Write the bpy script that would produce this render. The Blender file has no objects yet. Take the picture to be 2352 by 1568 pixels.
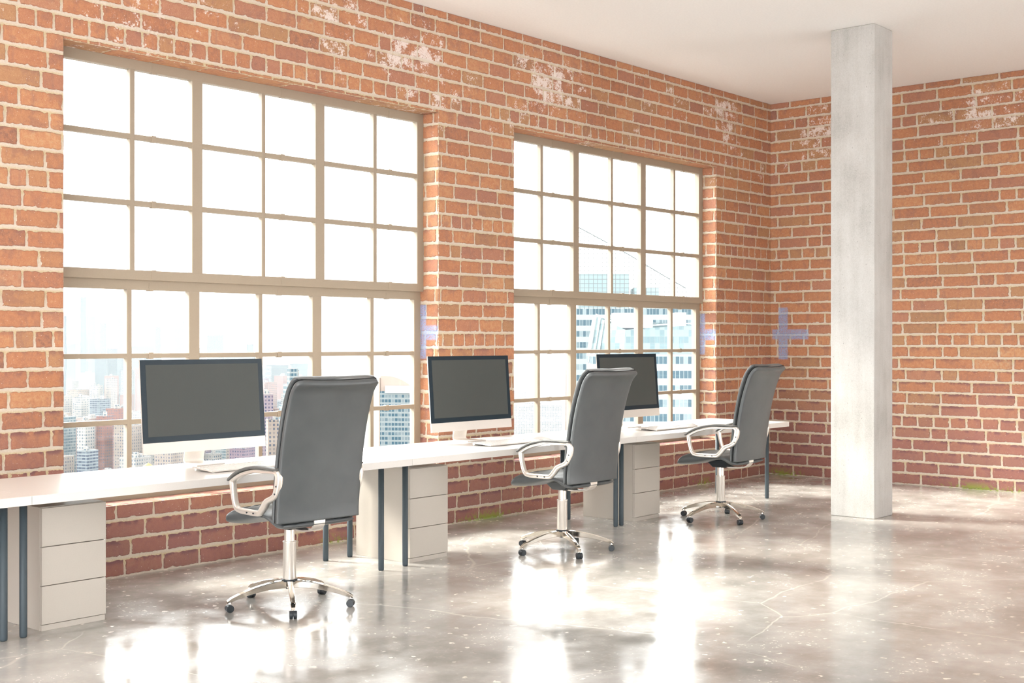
import bpy, math, random
from mathutils import Vector, Matrix
random.seed(7)
PI = math.pi
C = bpy.context.scene.collection
S = bpy.context.scene

# ---------------------------------------------------------------- camera
FPX = 2908.0
YAW = math.atan2(2512, FPX)          # direction of view, measured from +X
EYE = Vector((0, 0, 1.5))
cam_data = bpy.data.cameras.new('camera')
cam_data.sensor_width = 36
cam_data.lens = FPX / 2352 * 36
cam_data.clip_start = 0.05
cam_data.clip_end = 20000
cam = bpy.data.objects.new('camera', cam_data)
C.objects.link(cam)
cam.location = EYE
cam.rotation_euler = (PI / 2, 0, YAW - PI / 2)
S.camera = cam
FW = Vector((math.cos(YAW), math.sin(YAW), 0))
RT = Vector((math.sin(YAW), -math.cos(YAW), 0))

# ---------------------------------------------------------------- light, exposure
S.view_settings.view_transform = 'Standard'
S.view_settings.look = 'None'
S.view_settings.gamma = 1
S.view_settings.use_curve_mapping = False
S.view_settings.exposure = 1.45
S.cycles.use_denoising = True
S.cycles.max_bounces = 10
S.cycles.diffuse_bounces = 6
S.cycles.glossy_bounces = 5
S.cycles.transparent_max_bounces = 12
S.cycles.sample_clamp_indirect = 8
S.cycles.caustics_reflective = False
S.cycles.caustics_refractive = False

W = bpy.data.worlds.new('sky')
S.world = W
W.use_nodes = True
nt = W.node_tree
bg = nt.nodes['Background']
bg.inputs['Color'].default_value = (1.0, 1.0, 1.0, 1)
bg.inputs['Strength'].default_value = 3.4

sun_d = bpy.data.lights.new('sun', 'SUN')
sun_d.energy = 5.5
sun_d.angle = math.radians(15)
sun_d.color = (1.0, 0.93, 0.84)
sun = bpy.data.objects.new('sun', sun_d)
C.objects.link(sun)
SUN_AZ, SUN_EL = math.radians(111), math.radians(38)
sd = Vector((math.cos(SUN_EL) * math.cos(SUN_AZ), math.cos(SUN_EL) * math.sin(SUN_AZ), math.sin(SUN_EL)))
sun.rotation_euler = sd.to_track_quat('Z', 'Y').to_euler()
sun.location = (6, 20, 16)

# ---------------------------------------------------------------- helpers
def link(name, verts, faces, mat, parent=None, smooth=False, bevel=0, seg=2, subsurf=0):
    me = bpy.data.meshes.new(name)
    me.from_pydata([tuple(v) for v in verts], [], faces)
    me.update()
    o = bpy.data.objects.new(name, me)
    C.objects.link(o)
    for m in (mat if isinstance(mat, (list, tuple)) else [mat]):
        me.materials.append(m)
    if parent is not None:
        o.parent = parent
    if smooth:
        me.polygons.foreach_set('use_smooth', [True] * len(me.polygons))
    if bevel:
        b = o.modifiers.new('bevel', 'BEVEL')
        b.width = bevel
        b.segments = seg
        b.limit_method = 'ANGLE'
        b.angle_limit = math.radians(40)
        b.harden_normals = False
    if subsurf:
        s = o.modifiers.new('sub', 'SUBSURF')
        s.levels = s.render_levels = subsurf
    return o

class MB:
    def __init__(self):
        self.v = []
        self.f = []
        self.mi = []
    def add(self, vs, fs, mi=0):
        n = len(self.v)
        self.v += [tuple(p) for p in vs]
        self.f += [tuple(n + i for i in f) for f in fs]
        self.mi += [mi] * len(fs)
    def box(self, x0, x1, y0, y1, z0, z1, mi=0):
        vs = [(x0, y0, z0), (x1, y0, z0), (x1, y1, z0), (x0, y1, z0), (x0, y0, z1), (x1, y0, z1), (x1, y1, z1), (x0, y1, z1)]
        self.add(vs, [(0, 3, 2, 1), (4, 5, 6, 7), (0, 1, 5, 4), (1, 2, 6, 5), (2, 3, 7, 6), (3, 0, 4, 7)], mi)
    def cyl(self, p0, p1, r0, r1=None, n=20, mi=0):
        p0, p1 = Vector(p0), Vector(p1)
        r1 = r0 if r1 is None else r1
        d = (p1 - p0).normalized()
        a = d.orthogonal().normalized()
        b = d.cross(a)
        vs = []
        for p, r in ((p0, r0), (p1, r1)):
            for i in range(n):
                t = 2 * PI * i / n
                vs.append(p + a * (r * math.cos(t)) + b * (r * math.sin(t)))
        fs = [(i, (i + 1) % n, n + (i + 1) % n, n + i) for i in range(n)]
        fs += [tuple(range(n - 1, -1, -1)), tuple(range(n, 2 * n))]
        self.add(vs, fs, mi)
    def lathe(self, prof, n=28, c=(0, 0), mi=0):
        vs = []
        for r, z in prof:
            for i in range(n):
                t = 2 * PI * i / n
                vs.append((c[0] + r * math.cos(t), c[1] + r * math.sin(t), z))
        fs = []
        for k in range(len(prof) - 1):
            for i in range(n):
                j = (i + 1) % n
                fs.append((k * n + i, k * n + j, (k + 1) * n + j, (k + 1) * n + i))
        fs.append(tuple(range(n - 1, -1, -1)))
        m = (len(prof) - 1) * n
        fs.append(tuple(m + i for i in range(n)))
        self.add(vs, fs, mi)
    def build(self, name, mat, parent=None, **k):
        o = link(name, self.v, self.f, mat, parent, **k)
        if any(self.mi):
            o.data.polygons.foreach_set('material_index', self.mi)
        return o

def loft(sections, closed_ends=True):
    """sections: list of rings (equal number of points)"""
    n = len(sections[0])
    vs = [p for s in sections for p in s]
    fs = []
    for k in range(len(sections) - 1):
        for i in range(n):
            j = (i + 1) % n
            fs.append((k * n + i, k * n + j, (k + 1) * n + j, (k + 1) * n + i))
    if closed_ends:
        fs.append(tuple(range(n - 1, -1, -1)))
        fs.append(tuple((len(sections) - 1) * n + i for i in range(n)))
    return vs, fs

def empty(name, loc, rz=0, label=None, cat=None, group=None):
    o = bpy.data.objects.new(name, None)
    C.objects.link(o)
    o.empty_display_size = 0.1
    o.location = loc
    o.rotation_euler = (0, 0, rz)
    tag(o, label, cat, group)
    return o

def tag(o, label=None, cat=None, group=None, kind=None):
    if label: o['label'] = label
    if cat: o['category'] = cat
    if group: o['group'] = group
    if kind: o['kind'] = kind
    return o

def copy_tree(o, parent=None):
    c = o.copy()
    C.objects.link(c)
    c.parent = parent
    for ch in [x for x in bpy.data.objects if x.parent == o]:
        copy_tree(ch, c)
    return c

def interp(pts, x):
    if x <= pts[0][0]: return pts[0][1]
    for (a, b), (c, d) in zip(pts, pts[1:]):
        if x <= c:
            t = (x - a) / (c - a)
            return b + (d - b) * t
    return pts[-1][1]

def catmull(P, n):
    """n samples of a Catmull-Rom curve through P (list of tuples)"""
    out = []
    m = len(P) - 1
    for k in range(n):
        t = k / (n - 1) * m
        i = min(int(t), m - 1)
        t -= i
        p0, p1, p2, p3 = P[max(i - 1, 0)], P[i], P[i + 1], P[min(i + 2, m)]
        out.append(tuple(0.5 * (2 * b + (c - a) * t + (2 * a - 5 * b + 4 * c - d) * t * t + (3 * b - a - 3 * c + d) * t ** 3)
                         for a, b, c, d in zip(p0, p1, p2, p3)))
    return out

# ---------------------------------------------------------------- materials
def srgb(r, g, b):
    return tuple(((c / 255) / 12.92 if c / 255 <= 0.04045 else ((c / 255 + 0.055) / 1.055) ** 2.4) for c in (r, g, b)) + (1,)

class NT:
    def __init__(self, name):
        self.m = bpy.data.materials.new(name)
        self.m.use_nodes = True
        self.t = self.m.node_tree
        self.b = self.t.nodes['Principled BSDF']
        self.out = self.t.nodes['Material Output']
    def n(self, typ, **k):
        nd = self.t.nodes.new(typ)
        for a, b in k.items():
            if a == 'inp':
                for key, val in b.items():
                    if isinstance(val, bpy.types.NodeSocket):
                        self.t.links.new(val, nd.inputs[key])
                    else:
                        nd.inputs[key].default_value = val
            else:
                setattr(nd, a, b)
        return nd
    def l(self, a, b):
        self.t.links.new(a, b)
    def math(self, op, a, b=None, c=None, clamp=False):
        nd = self.t.nodes.new('ShaderNodeMath')
        nd.operation = op
        nd.use_clamp = clamp
        for i, v in enumerate((a, b, c)):
            if v is None: continue
            if isinstance(v, bpy.types.NodeSocket): self.l(v, nd.inputs[i])
            else: nd.inputs[i].default_value = v
        return nd.outputs[0]
    def mix(self, f, a, b, blend='MIX'):
        nd = self.t.nodes.new('ShaderNodeMix')
        nd.data_type = 'RGBA'
        nd.blend_type = blend
        for i, v in ((0, f), (6, a), (7, b)):
            if isinstance(v, bpy.types.NodeSocket): self.l(v, nd.inputs[i])
            else: nd.inputs[i].default_value = v
        return nd.outputs[2]
    def ramp(self, f, stops, interp='LINEAR'):
        nd = self.t.nodes.new('ShaderNodeValToRGB')
        cr = nd.color_ramp
        cr.interpolation = interp
        while len(cr.elements) > 1: cr.elements.remove(cr.elements[-1])
        cr.elements[0].position = stops[0][0]
        cr.elements[0].color = stops[0][1]
        for p, c in stops[1:]:
            e = cr.elements.new(p)
            e.color = c
        self.l(f, nd.inputs[0])
        return nd.outputs[0]
    def rng(self, v, a, b, c=0.0, d=1.0):
        nd = self.t.nodes.new('ShaderNodeMapRange')
        nd.interpolation_type = 'SMOOTHSTEP'
        self.l(v, nd.inputs[0])
        for i, x in enumerate((a, b, c, d)): nd.inputs[i + 1].default_value = x
        return nd.outputs[0]
    def noise(self, vec, scale, detail=3, rough=0.5):
        nd = self.t.nodes.new('ShaderNodeTexNoise')
        nd.inputs['Scale'].default_value = scale
        nd.inputs['Detail'].default_value = detail
        nd.inputs['Roughness'].default_value = rough
        self.l(vec, nd.inputs['Vector'])
        return nd.outputs['Fac']
    def bump(self, h, strength=0.3, dist=0.01):
        nd = self.t.nodes.new('ShaderNodeBump')
        nd.inputs['Strength'].default_value = strength
        nd.inputs['Distance'].default_value = dist
        self.l(h, nd.inputs['Height'])
        self.l(nd.outputs[0], self.b.inputs['Normal'])

VAR = 0.018
def plain(name, col, rough=0.5, metal=0.0, spec=0.5, grain=0.0, gscale=200, coat=0.0):
    t = NT(name)
    t.b.inputs['Base Color'].default_value = col
    t.b.inputs['Roughness'].default_value = rough
    t.b.inputs['Metallic'].default_value = metal
    t.b.inputs['Specular IOR Level'].default_value = spec
    if coat:
        t.b.inputs['Coat Weight'].default_value = coat
        t.b.inputs['Coat Roughness'].default_value = 0.15
    tc = t.n('ShaderNodeTexCoord').outputs['Object']
    nz = t.noise(tc, gscale, 3)
    k = t.rng(nz, 0.3, 0.7, 1 - VAR, 1 + VAR)
    c = t.mix(1.0, col, t.n('ShaderNodeCombineColor', inp={0: k, 1: k, 2: k}).outputs[0], 'MULTIPLY')
    t.l(c, t.b.inputs['Base Color'])
    if grain:
        t.bump(nz, grain, 0.002)
    return t.m

M = {}
PITCH = 0.121

def brick_material():
    t = NT('brick_wall')
    tc = t.n('ShaderNodeTexCoord').outputs['Object']
    sep = t.n('ShaderNodeSeparateXYZ', inp={0: tc})
    X, Y, Z = sep.outputs
    at = t.n('ShaderNodeAttribute', attribute_name='brick')
    asep = t.n('ShaderNodeSeparateColor', inp={0: at.outputs['Color']})
    rnd, edge, isb = asep.outputs
    hue = t.math('FRACT', t.math('MULTIPLY', rnd, 57.3))              # random per brick, distance from its edge, brick or mortar
    n1 = t.noise(tc, 9, 4, 0.6)
    n2 = t.noise(tc, 34, 5, 0.65)
    n3 = t.noise(tc, 150, 4, 0.7)
    # brick body
    v = t.math('ADD', t.math('MULTIPLY', rnd, 0.58), t.math('ADD', t.math('MULTIPLY', t.rng(n2, 0.3, 0.7), 0.3), t.math('MULTIPLY', n1, 0.12)))
    body = t.ramp(v, [(0.08, (0.26, 0.125, 0.095, 1)), (0.26, (0.40, 0.170, 0.105, 1)), (0.42, (0.47, 0.192, 0.108, 1)),
                      (0.6, (0.51, 0.220, 0.120, 1)), (0.78, (0.56, 0.27, 0.145, 1)), (0.95, (0.58, 0.34, 0.20, 1))])
    body = t.mix(t.math('MULTIPLY', t.rng(hue, 0.72, 0.95), 0.55), body, (0.40, 0.235, 0.13, 1))
    body = t.mix(t.math('MULTIPLY', t.rng(hue, 0.26, 0.05), 0.45), body, (0.36, 0.165, 0.14, 1))
    blot = t.rng(n1, 0.54, 0.66)
    body = t.mix(t.math('MULTIPLY', blot, 0.45), body, (0.30, 0.14, 0.115, 1))
    body = t.mix(t.math('MULTIPLY', t.rng(n3, 0.54, 0.72), 0.35), body, (0.66, 0.43, 0.31, 1))
    body = t.mix(t.math('MULTIPLY', t.rng(n3, 0.45, 0.30), 0.35), body, (0.22, 0.10, 0.07, 1))
    strk = t.n('ShaderNodeMapping', inp={'Vector': tc, 'Scale': (26, 26, 5)})
    body = t.mix(t.math('MULTIPLY', t.rng(t.noise(strk.outputs[0], 1.0, 3, 0.6), 0.56, 0.7), 0.4), body, (0.34, 0.17, 0.13, 1))
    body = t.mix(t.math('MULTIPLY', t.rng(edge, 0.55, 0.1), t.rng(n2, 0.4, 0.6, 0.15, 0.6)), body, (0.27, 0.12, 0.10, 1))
    # purple-brown, damp courses close to the ground (their own colour)
    nz = t.noise(tc, 1.3, 3)
    low = t.rng(t.math('ADD', Z, t.math('MULTIPLY', t.math('SUBTRACT', nz, 0.5), 1.0)), 1.25, 0.2)
    body = t.mix(t.math('MULTIPLY', low, 0.66), body, (0.27, 0.115, 0.125, 1))
    body = t.mix(1.0, body, (0.93, 1.0, 0.97, 1), 'MULTIPLY')
    # mortar: olive under a brick, pale lilac above the next one
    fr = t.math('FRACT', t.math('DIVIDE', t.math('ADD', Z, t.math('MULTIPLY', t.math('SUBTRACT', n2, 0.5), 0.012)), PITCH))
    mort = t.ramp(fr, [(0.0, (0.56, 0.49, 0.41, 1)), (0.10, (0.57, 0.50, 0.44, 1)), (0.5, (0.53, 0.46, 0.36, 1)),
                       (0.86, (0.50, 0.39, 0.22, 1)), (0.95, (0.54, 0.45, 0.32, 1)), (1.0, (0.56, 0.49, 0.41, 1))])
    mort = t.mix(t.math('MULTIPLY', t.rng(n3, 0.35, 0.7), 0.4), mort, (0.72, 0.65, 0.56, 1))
    mort = t.mix(t.math('MULTIPLY', t.rng(n2, 0.60, 0.75), 0.5), mort, (0.45, 0.36, 0.24, 1))
    mort = t.mix(1.0, mort, (1.0, 0.98, 0.95, 1), 'MULTIPLY')
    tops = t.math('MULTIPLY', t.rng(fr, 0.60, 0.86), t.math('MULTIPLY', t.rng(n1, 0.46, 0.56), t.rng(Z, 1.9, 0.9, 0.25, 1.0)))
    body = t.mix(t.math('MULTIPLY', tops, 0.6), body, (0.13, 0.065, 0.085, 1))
    # mortar smeared over brick edges
    sm = t.math('SUBTRACT', t.math('MULTIPLY', t.noise(tc, 26, 6, 0.72), 1.25), t.math('MULTIPLY', edge, 0.62))
    smear = t.rng(sm, 0.60, 0.66)
    isbrick = t.math('MULTIPLY', isb, t.math('SUBTRACT', 1.0, smear))
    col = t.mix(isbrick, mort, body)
    # white bloom of salts, strongest in a band under the ceiling
    band = t.math('MULTIPLY', t.rng(Z, 3.05, 3.75), t.rng(Z, 4.22, 3.95))
    bl = t.math('ADD', t.math('ADD', t.math('MULTIPLY', t.noise(tc, 1.3, 2), 0.42), t.math('MULTIPLY', hue, 0.12)), t.math('ADD', 0.18, t.math('MULTIPLY', t.noise(tc, 11, 6, 0.72), 0.8)))
    bl = t.math('ADD', bl, t.math('MULTIPLY', t.noise(tc, 70, 5, 0.75), 0.45))
    white = t.math('MULTIPLY', t.rng(t.math('ADD', bl, t.math('MULTIPLY', band, 0.10)), 1.25, 1.32), t.math('MULTIPLY', t.rng(band, 0.0, 0.2), t.math('ADD', 0.35, t.math('MULTIPLY', isb, 0.65))))
    white2 = t.math('MULTIPLY', t.rng(bl, 1.34, 1.40), 0.8)
    col = t.mix(t.math('MULTIPLY', t.math('MAXIMUM', white, white2), 0.85, clamp=True), col, (0.78, 0.70, 0.66, 1))
    # small white specks
    vo = t.n('ShaderNodeTexVoronoi', inp={'Vector': tc, 'Scale': 38.0})
    col = t.mix(t.math('MULTIPLY', t.rng(vo.outputs['Distance'], 0.09, 0.05), 0.7), col, (0.8, 0.74, 0.66, 1))
    # pale blue painted cross on the end wall and in the reveals
    def box(v, a, b, s=0.012):
        return t.math('MULTIPLY', t.rng(v, a - s, a + s), t.rng(v, b + s, b - s))
    wall_b = t.rng(X, 12.5, 12.55)
    vert = t.math('MULTIPLY', box(Y, 6.945, 7.06), box(Z, 1.30, 1.88))
    horz = t.math('MULTIPLY', box(Y, 6.69, 7.138), box(Z, 1.525, 1.635))
    cross = t.math('MULTIPLY', t.math('MAXIMUM', vert, horz), wall_b)
    in_rev = t.rng(Y, 7.166, 7.169)
    vert2 = t.math('MULTIPLY', box(Y, 7.30, 7.5), box(Z, 1.36, 1.80))
    horz2 = t.math('MULTIPLY', box(Y, 7.1, 7.5), box(Z, 1.515, 1.63))
    cross2 = t.math('MULTIPLY', t.math('MAXIMUM', vert2, horz2), in_rev)
    pm = t.math('MULTIPLY', t.math('MAXIMUM', cross, cross2), t.rng(n3, 0.40, 0.52))
    col = t.mix(t.math('MULTIPLY', pm, 0.85), col, (0.25, 0.37, 0.62, 1))
    # moss along the foot of the wall
    mz = t.math('MULTIPLY', t.rng(Z, 0.10, 0.0), t.rng(t.math('ADD', t.noise(tc, 0.9, 2), t.math('MULTIPLY', t.noise(tc, 30, 4, 0.7), 0.45)), 0.84, 0.92))
    col = t.mix(t.math('MULTIPLY', mz, 0.85), col, (0.26, 0.34, 0.05, 1))
    t.l(col, t.b.inputs['Base Color'])
    t.b.inputs['Roughness'].default_value = 0.85
    t.b.inputs['Specular IOR Level'].default_value = 0.25
    h = t.math('ADD', n3, t.math('MULTIPLY', n2, 0.8))
    t.bump(h, 0.45, 0.006)
    return t.m
M['brick'] = brick_material()

def floor_material():
    t = NT('polished_concrete')
    tc = t.n('ShaderNodeTexCoord').outputs['Object']
    a = t.noise(tc, 0.55, 4, 0.55)
    b = t.noise(tc, 2.4, 6, 0.62)
    c = t.noise(tc, 22, 4, 0.6)
    v = t.math('ADD', t.math('MULTIPLY', a, 0.5), t.math('MULTIPLY', b, 0.5))
    col = t.ramp(v, [(0.36, (0.28, 0.267, 0.25, 1)), (0.48, (0.40, 0.383, 0.36, 1)), (0.60, (0.54, 0.525, 0.50, 1))])
    col = t.mix(t.math('MULTIPLY', t.rng(c, 0.55, 0.75), 0.35), col, (0.62, 0.56, 0.50, 1))
    # light aggregate
    wv = t.n('ShaderNodeMixRGB', inp={0: 0.05, 1: tc, 2: t.n('ShaderNodeTexNoise', inp={'Vector': tc, 'Scale': 30.0}).outputs['Color']})
    vo = t.n('ShaderNodeTexVoronoi', inp={'Vector': wv.outputs[0], 'Scale': 13.0})
    pick = t.rng(t.n('ShaderNodeSeparateColor', inp={0: vo.outputs['Color']}).outputs[0], 0.42, 0.46)
    sp = t.math('MULTIPLY', t.rng(vo.outputs['Distance'], 0.20, 0.13), pick)
    vo2 = t.n('ShaderNodeTexVoronoi', inp={'Vector': wv.outputs[0], 'Scale': 34.0})
    sp2 = t.math('MULTIPLY', t.rng(vo2.outputs['Distance'], 0.28, 0.16), t.rng(b, 0.46, 0.58))
    sp = t.math('MAXIMUM', sp, t.math('MULTIPLY', sp2, 0.4))
    col = t.mix(t.math('MULTIPLY', sp, 0.7), col, (0.78, 0.71, 0.63, 1))
    # hairline cracks filled with pale dust
    nd = t.n('ShaderNodeTexNoise', inp={'Vector': tc, 'Scale': 1.7, 'Detail': 3.0})
    wv2 = t.n('ShaderNodeMixRGB', inp={0: 0.13, 1: tc, 2: nd.outputs['Color']})
    ve = t.n('ShaderNodeTexVoronoi', feature='DISTANCE_TO_EDGE', inp={'Vector': wv2.outputs[0], 'Scale': 0.55})
    crack = t.math('MULTIPLY', t.rng(ve.outputs['Distance'], 0.0032, 0.0008), t.rng(a, 0.42, 0.5))
    col = t.mix(t.math('MULTIPLY', crack, 0.5), col, (0.82, 0.77, 0.71, 1))
    t.l(col, t.b.inputs['Base Color'])
    r = t.math('ADD', t.rng(b, 0.35, 0.65, 0.10, 0.26), t.math('MULTIPLY', sp, 0.12))
    t.l(r, t.b.inputs['Roughness'])
    t.b.inputs['Specular IOR Level'].default_value = 0.5
    t.bump(t.math('ADD', t.math('MULTIPLY', t.noise(tc, 3.0, 3), 1.0), t.math('MULTIPLY', sp, -0.05)), 0.06, 0.02)
    return t.m
M['floor'] = floor_material()

def concrete_material():
    t = NT('cast_concrete')
    tc = t.n('ShaderNodeTexCoord').outputs['Object']
    a = t.noise(tc, 2.2, 5, 0.6)
    f = t.noise(tc, 130, 3, 0.6)
    st = t.n('ShaderNodeMapping', inp={'Vector': tc, 'Scale': (14, 14, 1.1)})
    s = t.noise(st.outputs[0], 1.0, 4, 0.6)
    v = t.math('ADD', t.math('ADD', t.math('MULTIPLY', a, 0.45), t.math('MULTIPLY', f, 0.3)), t.math('MULTIPLY', s, 0.25))
    col = t.ramp(v, [(0.34, (0.36, 0.35, 0.33, 1)), (0.5, (0.50, 0.49, 0.47, 1)), (0.66, (0.60, 0.595, 0.58, 1))])
    for sc, w, th in ((24, 0.55, 0.13), (60, 0.4, 0.17)):
        vo = t.n('ShaderNodeTexVoronoi', inp={'Vector': tc, 'Scale': float(sc)})
        pk = t.rng(t.n('ShaderNodeSeparateColor', inp={0: vo.outputs['Color']}).outputs[1], 0.62, 0.66)
        hole = t.math('MULTIPLY', t.rng(vo.outputs['Distance'], th, th * 0.6), pk)
        col = t.mix(t.math('MULTIPLY', hole, w), col, (0.22, 0.21, 0.20, 1))
    t.l(col, t.b.inputs['Base Color'])
    t.b.inputs['Roughness'].default_value = 0.75
    t.b.inputs['Specular IOR Level'].default_value = 0.3
    t.bump(v, 0.25, 0.006)
    return t.m
M['concrete'] = concrete_material()
M['ceiling'] = plain('ceiling_paint', (0.88, 0.87, 0.855, 1), 0.9, spec=0.1, gscale=60)
M['frame'] = plain('window_frame_paint', (0.33, 0.27, 0.205, 1), 0.55, spec=0.35, grain=0.1)
M['white'] = plain('white_laminate', (0.72, 0.695, 0.665, 1), 0.28, spec=0.5)
M['cab'] = plain('cabinet_laminate', (0.50, 0.46, 0.41, 1), 0.32, spec=0.5)
M['leg'] = plain('blue_black_powder_coat', (0.045, 0.065, 0.080, 1), 0.5, spec=0.5, grain=0.3, gscale=900)
M['bezel'] = plain('black_glass', (0.022, 0.034, 0.045, 1), 0.25, spec=0.10)
M['screen'] = plain('dark_display', (0.078, 0.084, 0.081, 1), 0.3, spec=0.05)
M['alu'] = plain('pale_aluminium', (0.66, 0.62, 0.58, 1), 0.45, metal=0.2, spec=0.5)
M['key'] = plain('white_plastic', (0.84, 0.82, 0.79, 1), 0.4)
M['chrome'] = plain('chrome', (0.90, 0.84, 0.76, 1), 0.09, metal=1.0)
M['satin'] = plain('satin_aluminium', (0.90, 0.85, 0.79, 1), 0.3, metal=0.72)
M['black'] = plain('black_plastic', (0.02, 0.026, 0.032, 1), 0.35, spec=0.5)
M['pad'] = plain('grey_arm_pad', (0.115, 0.115, 0.11, 1), 0.5, grain=0.3, gscale=700)

def leather_material():
    t = NT('grey_leather')
    tc = t.n('ShaderNodeTexCoord').outputs['Object']
    n = t.noise(tc, 420, 3, 0.6)
    a = t.noise(tc, 5, 3)
    col = t.ramp(a, [(0.3, (0.072, 0.080, 0.084, 1)), (0.7, (0.092, 0.100, 0.103, 1))])
    t.l(col, t.b.inputs['Base Color'])
    t.b.inputs['Roughness'].default_value = 0.36
    t.b.inputs['Specular IOR Level'].default_value = 0.5
    t.bump(t.math('ADD', n, t.math('MULTIPLY', t.noise(tc, 18, 2), 2.0)), 0.22, 0.002)
    return t.m
M['leather'] = leather_material()
M['seam'] = plain('dark_stitching', (0.02, 0.022, 0.024, 1), 0.7)

def glass_material():
    t = NT('window_glass')
    t.t.nodes.remove(t.b)
    tr = t.n('ShaderNodeBsdfTransparent', inp={0: (0.96, 0.98, 0.975, 1)})
    gl = t.n('ShaderNodeBsdfGlossy', inp={'Roughness': 0.02})
    fr = t.n('ShaderNodeFresnel', inp={0: 1.35})
    geo = t.n('ShaderNodeNewGeometry')
    fac = t.math('MULTIPLY', fr.outputs[0], t.math('SUBTRACT', 1.0, geo.outputs['Backfacing']))
    mx = t.n('ShaderNodeMixShader', inp={0: fac, 1: tr.outputs[0], 2: gl.outputs[0]})
    t.l(mx.outputs[0], t.out.inputs[0])
    return t.m
M['glass'] = glass_material()

# ---------------------------------------------------------------- room shell
YA, XB, HC = 7.163, 12.776, 4.185
WIN = [(4.08, 7.38), (8.317, 11.616)]
WZ0, WZ1 = 0.458, 3.358
YOUT = 7.47

def struct(o):
    o['kind'] = 'structure'
    return o

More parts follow.
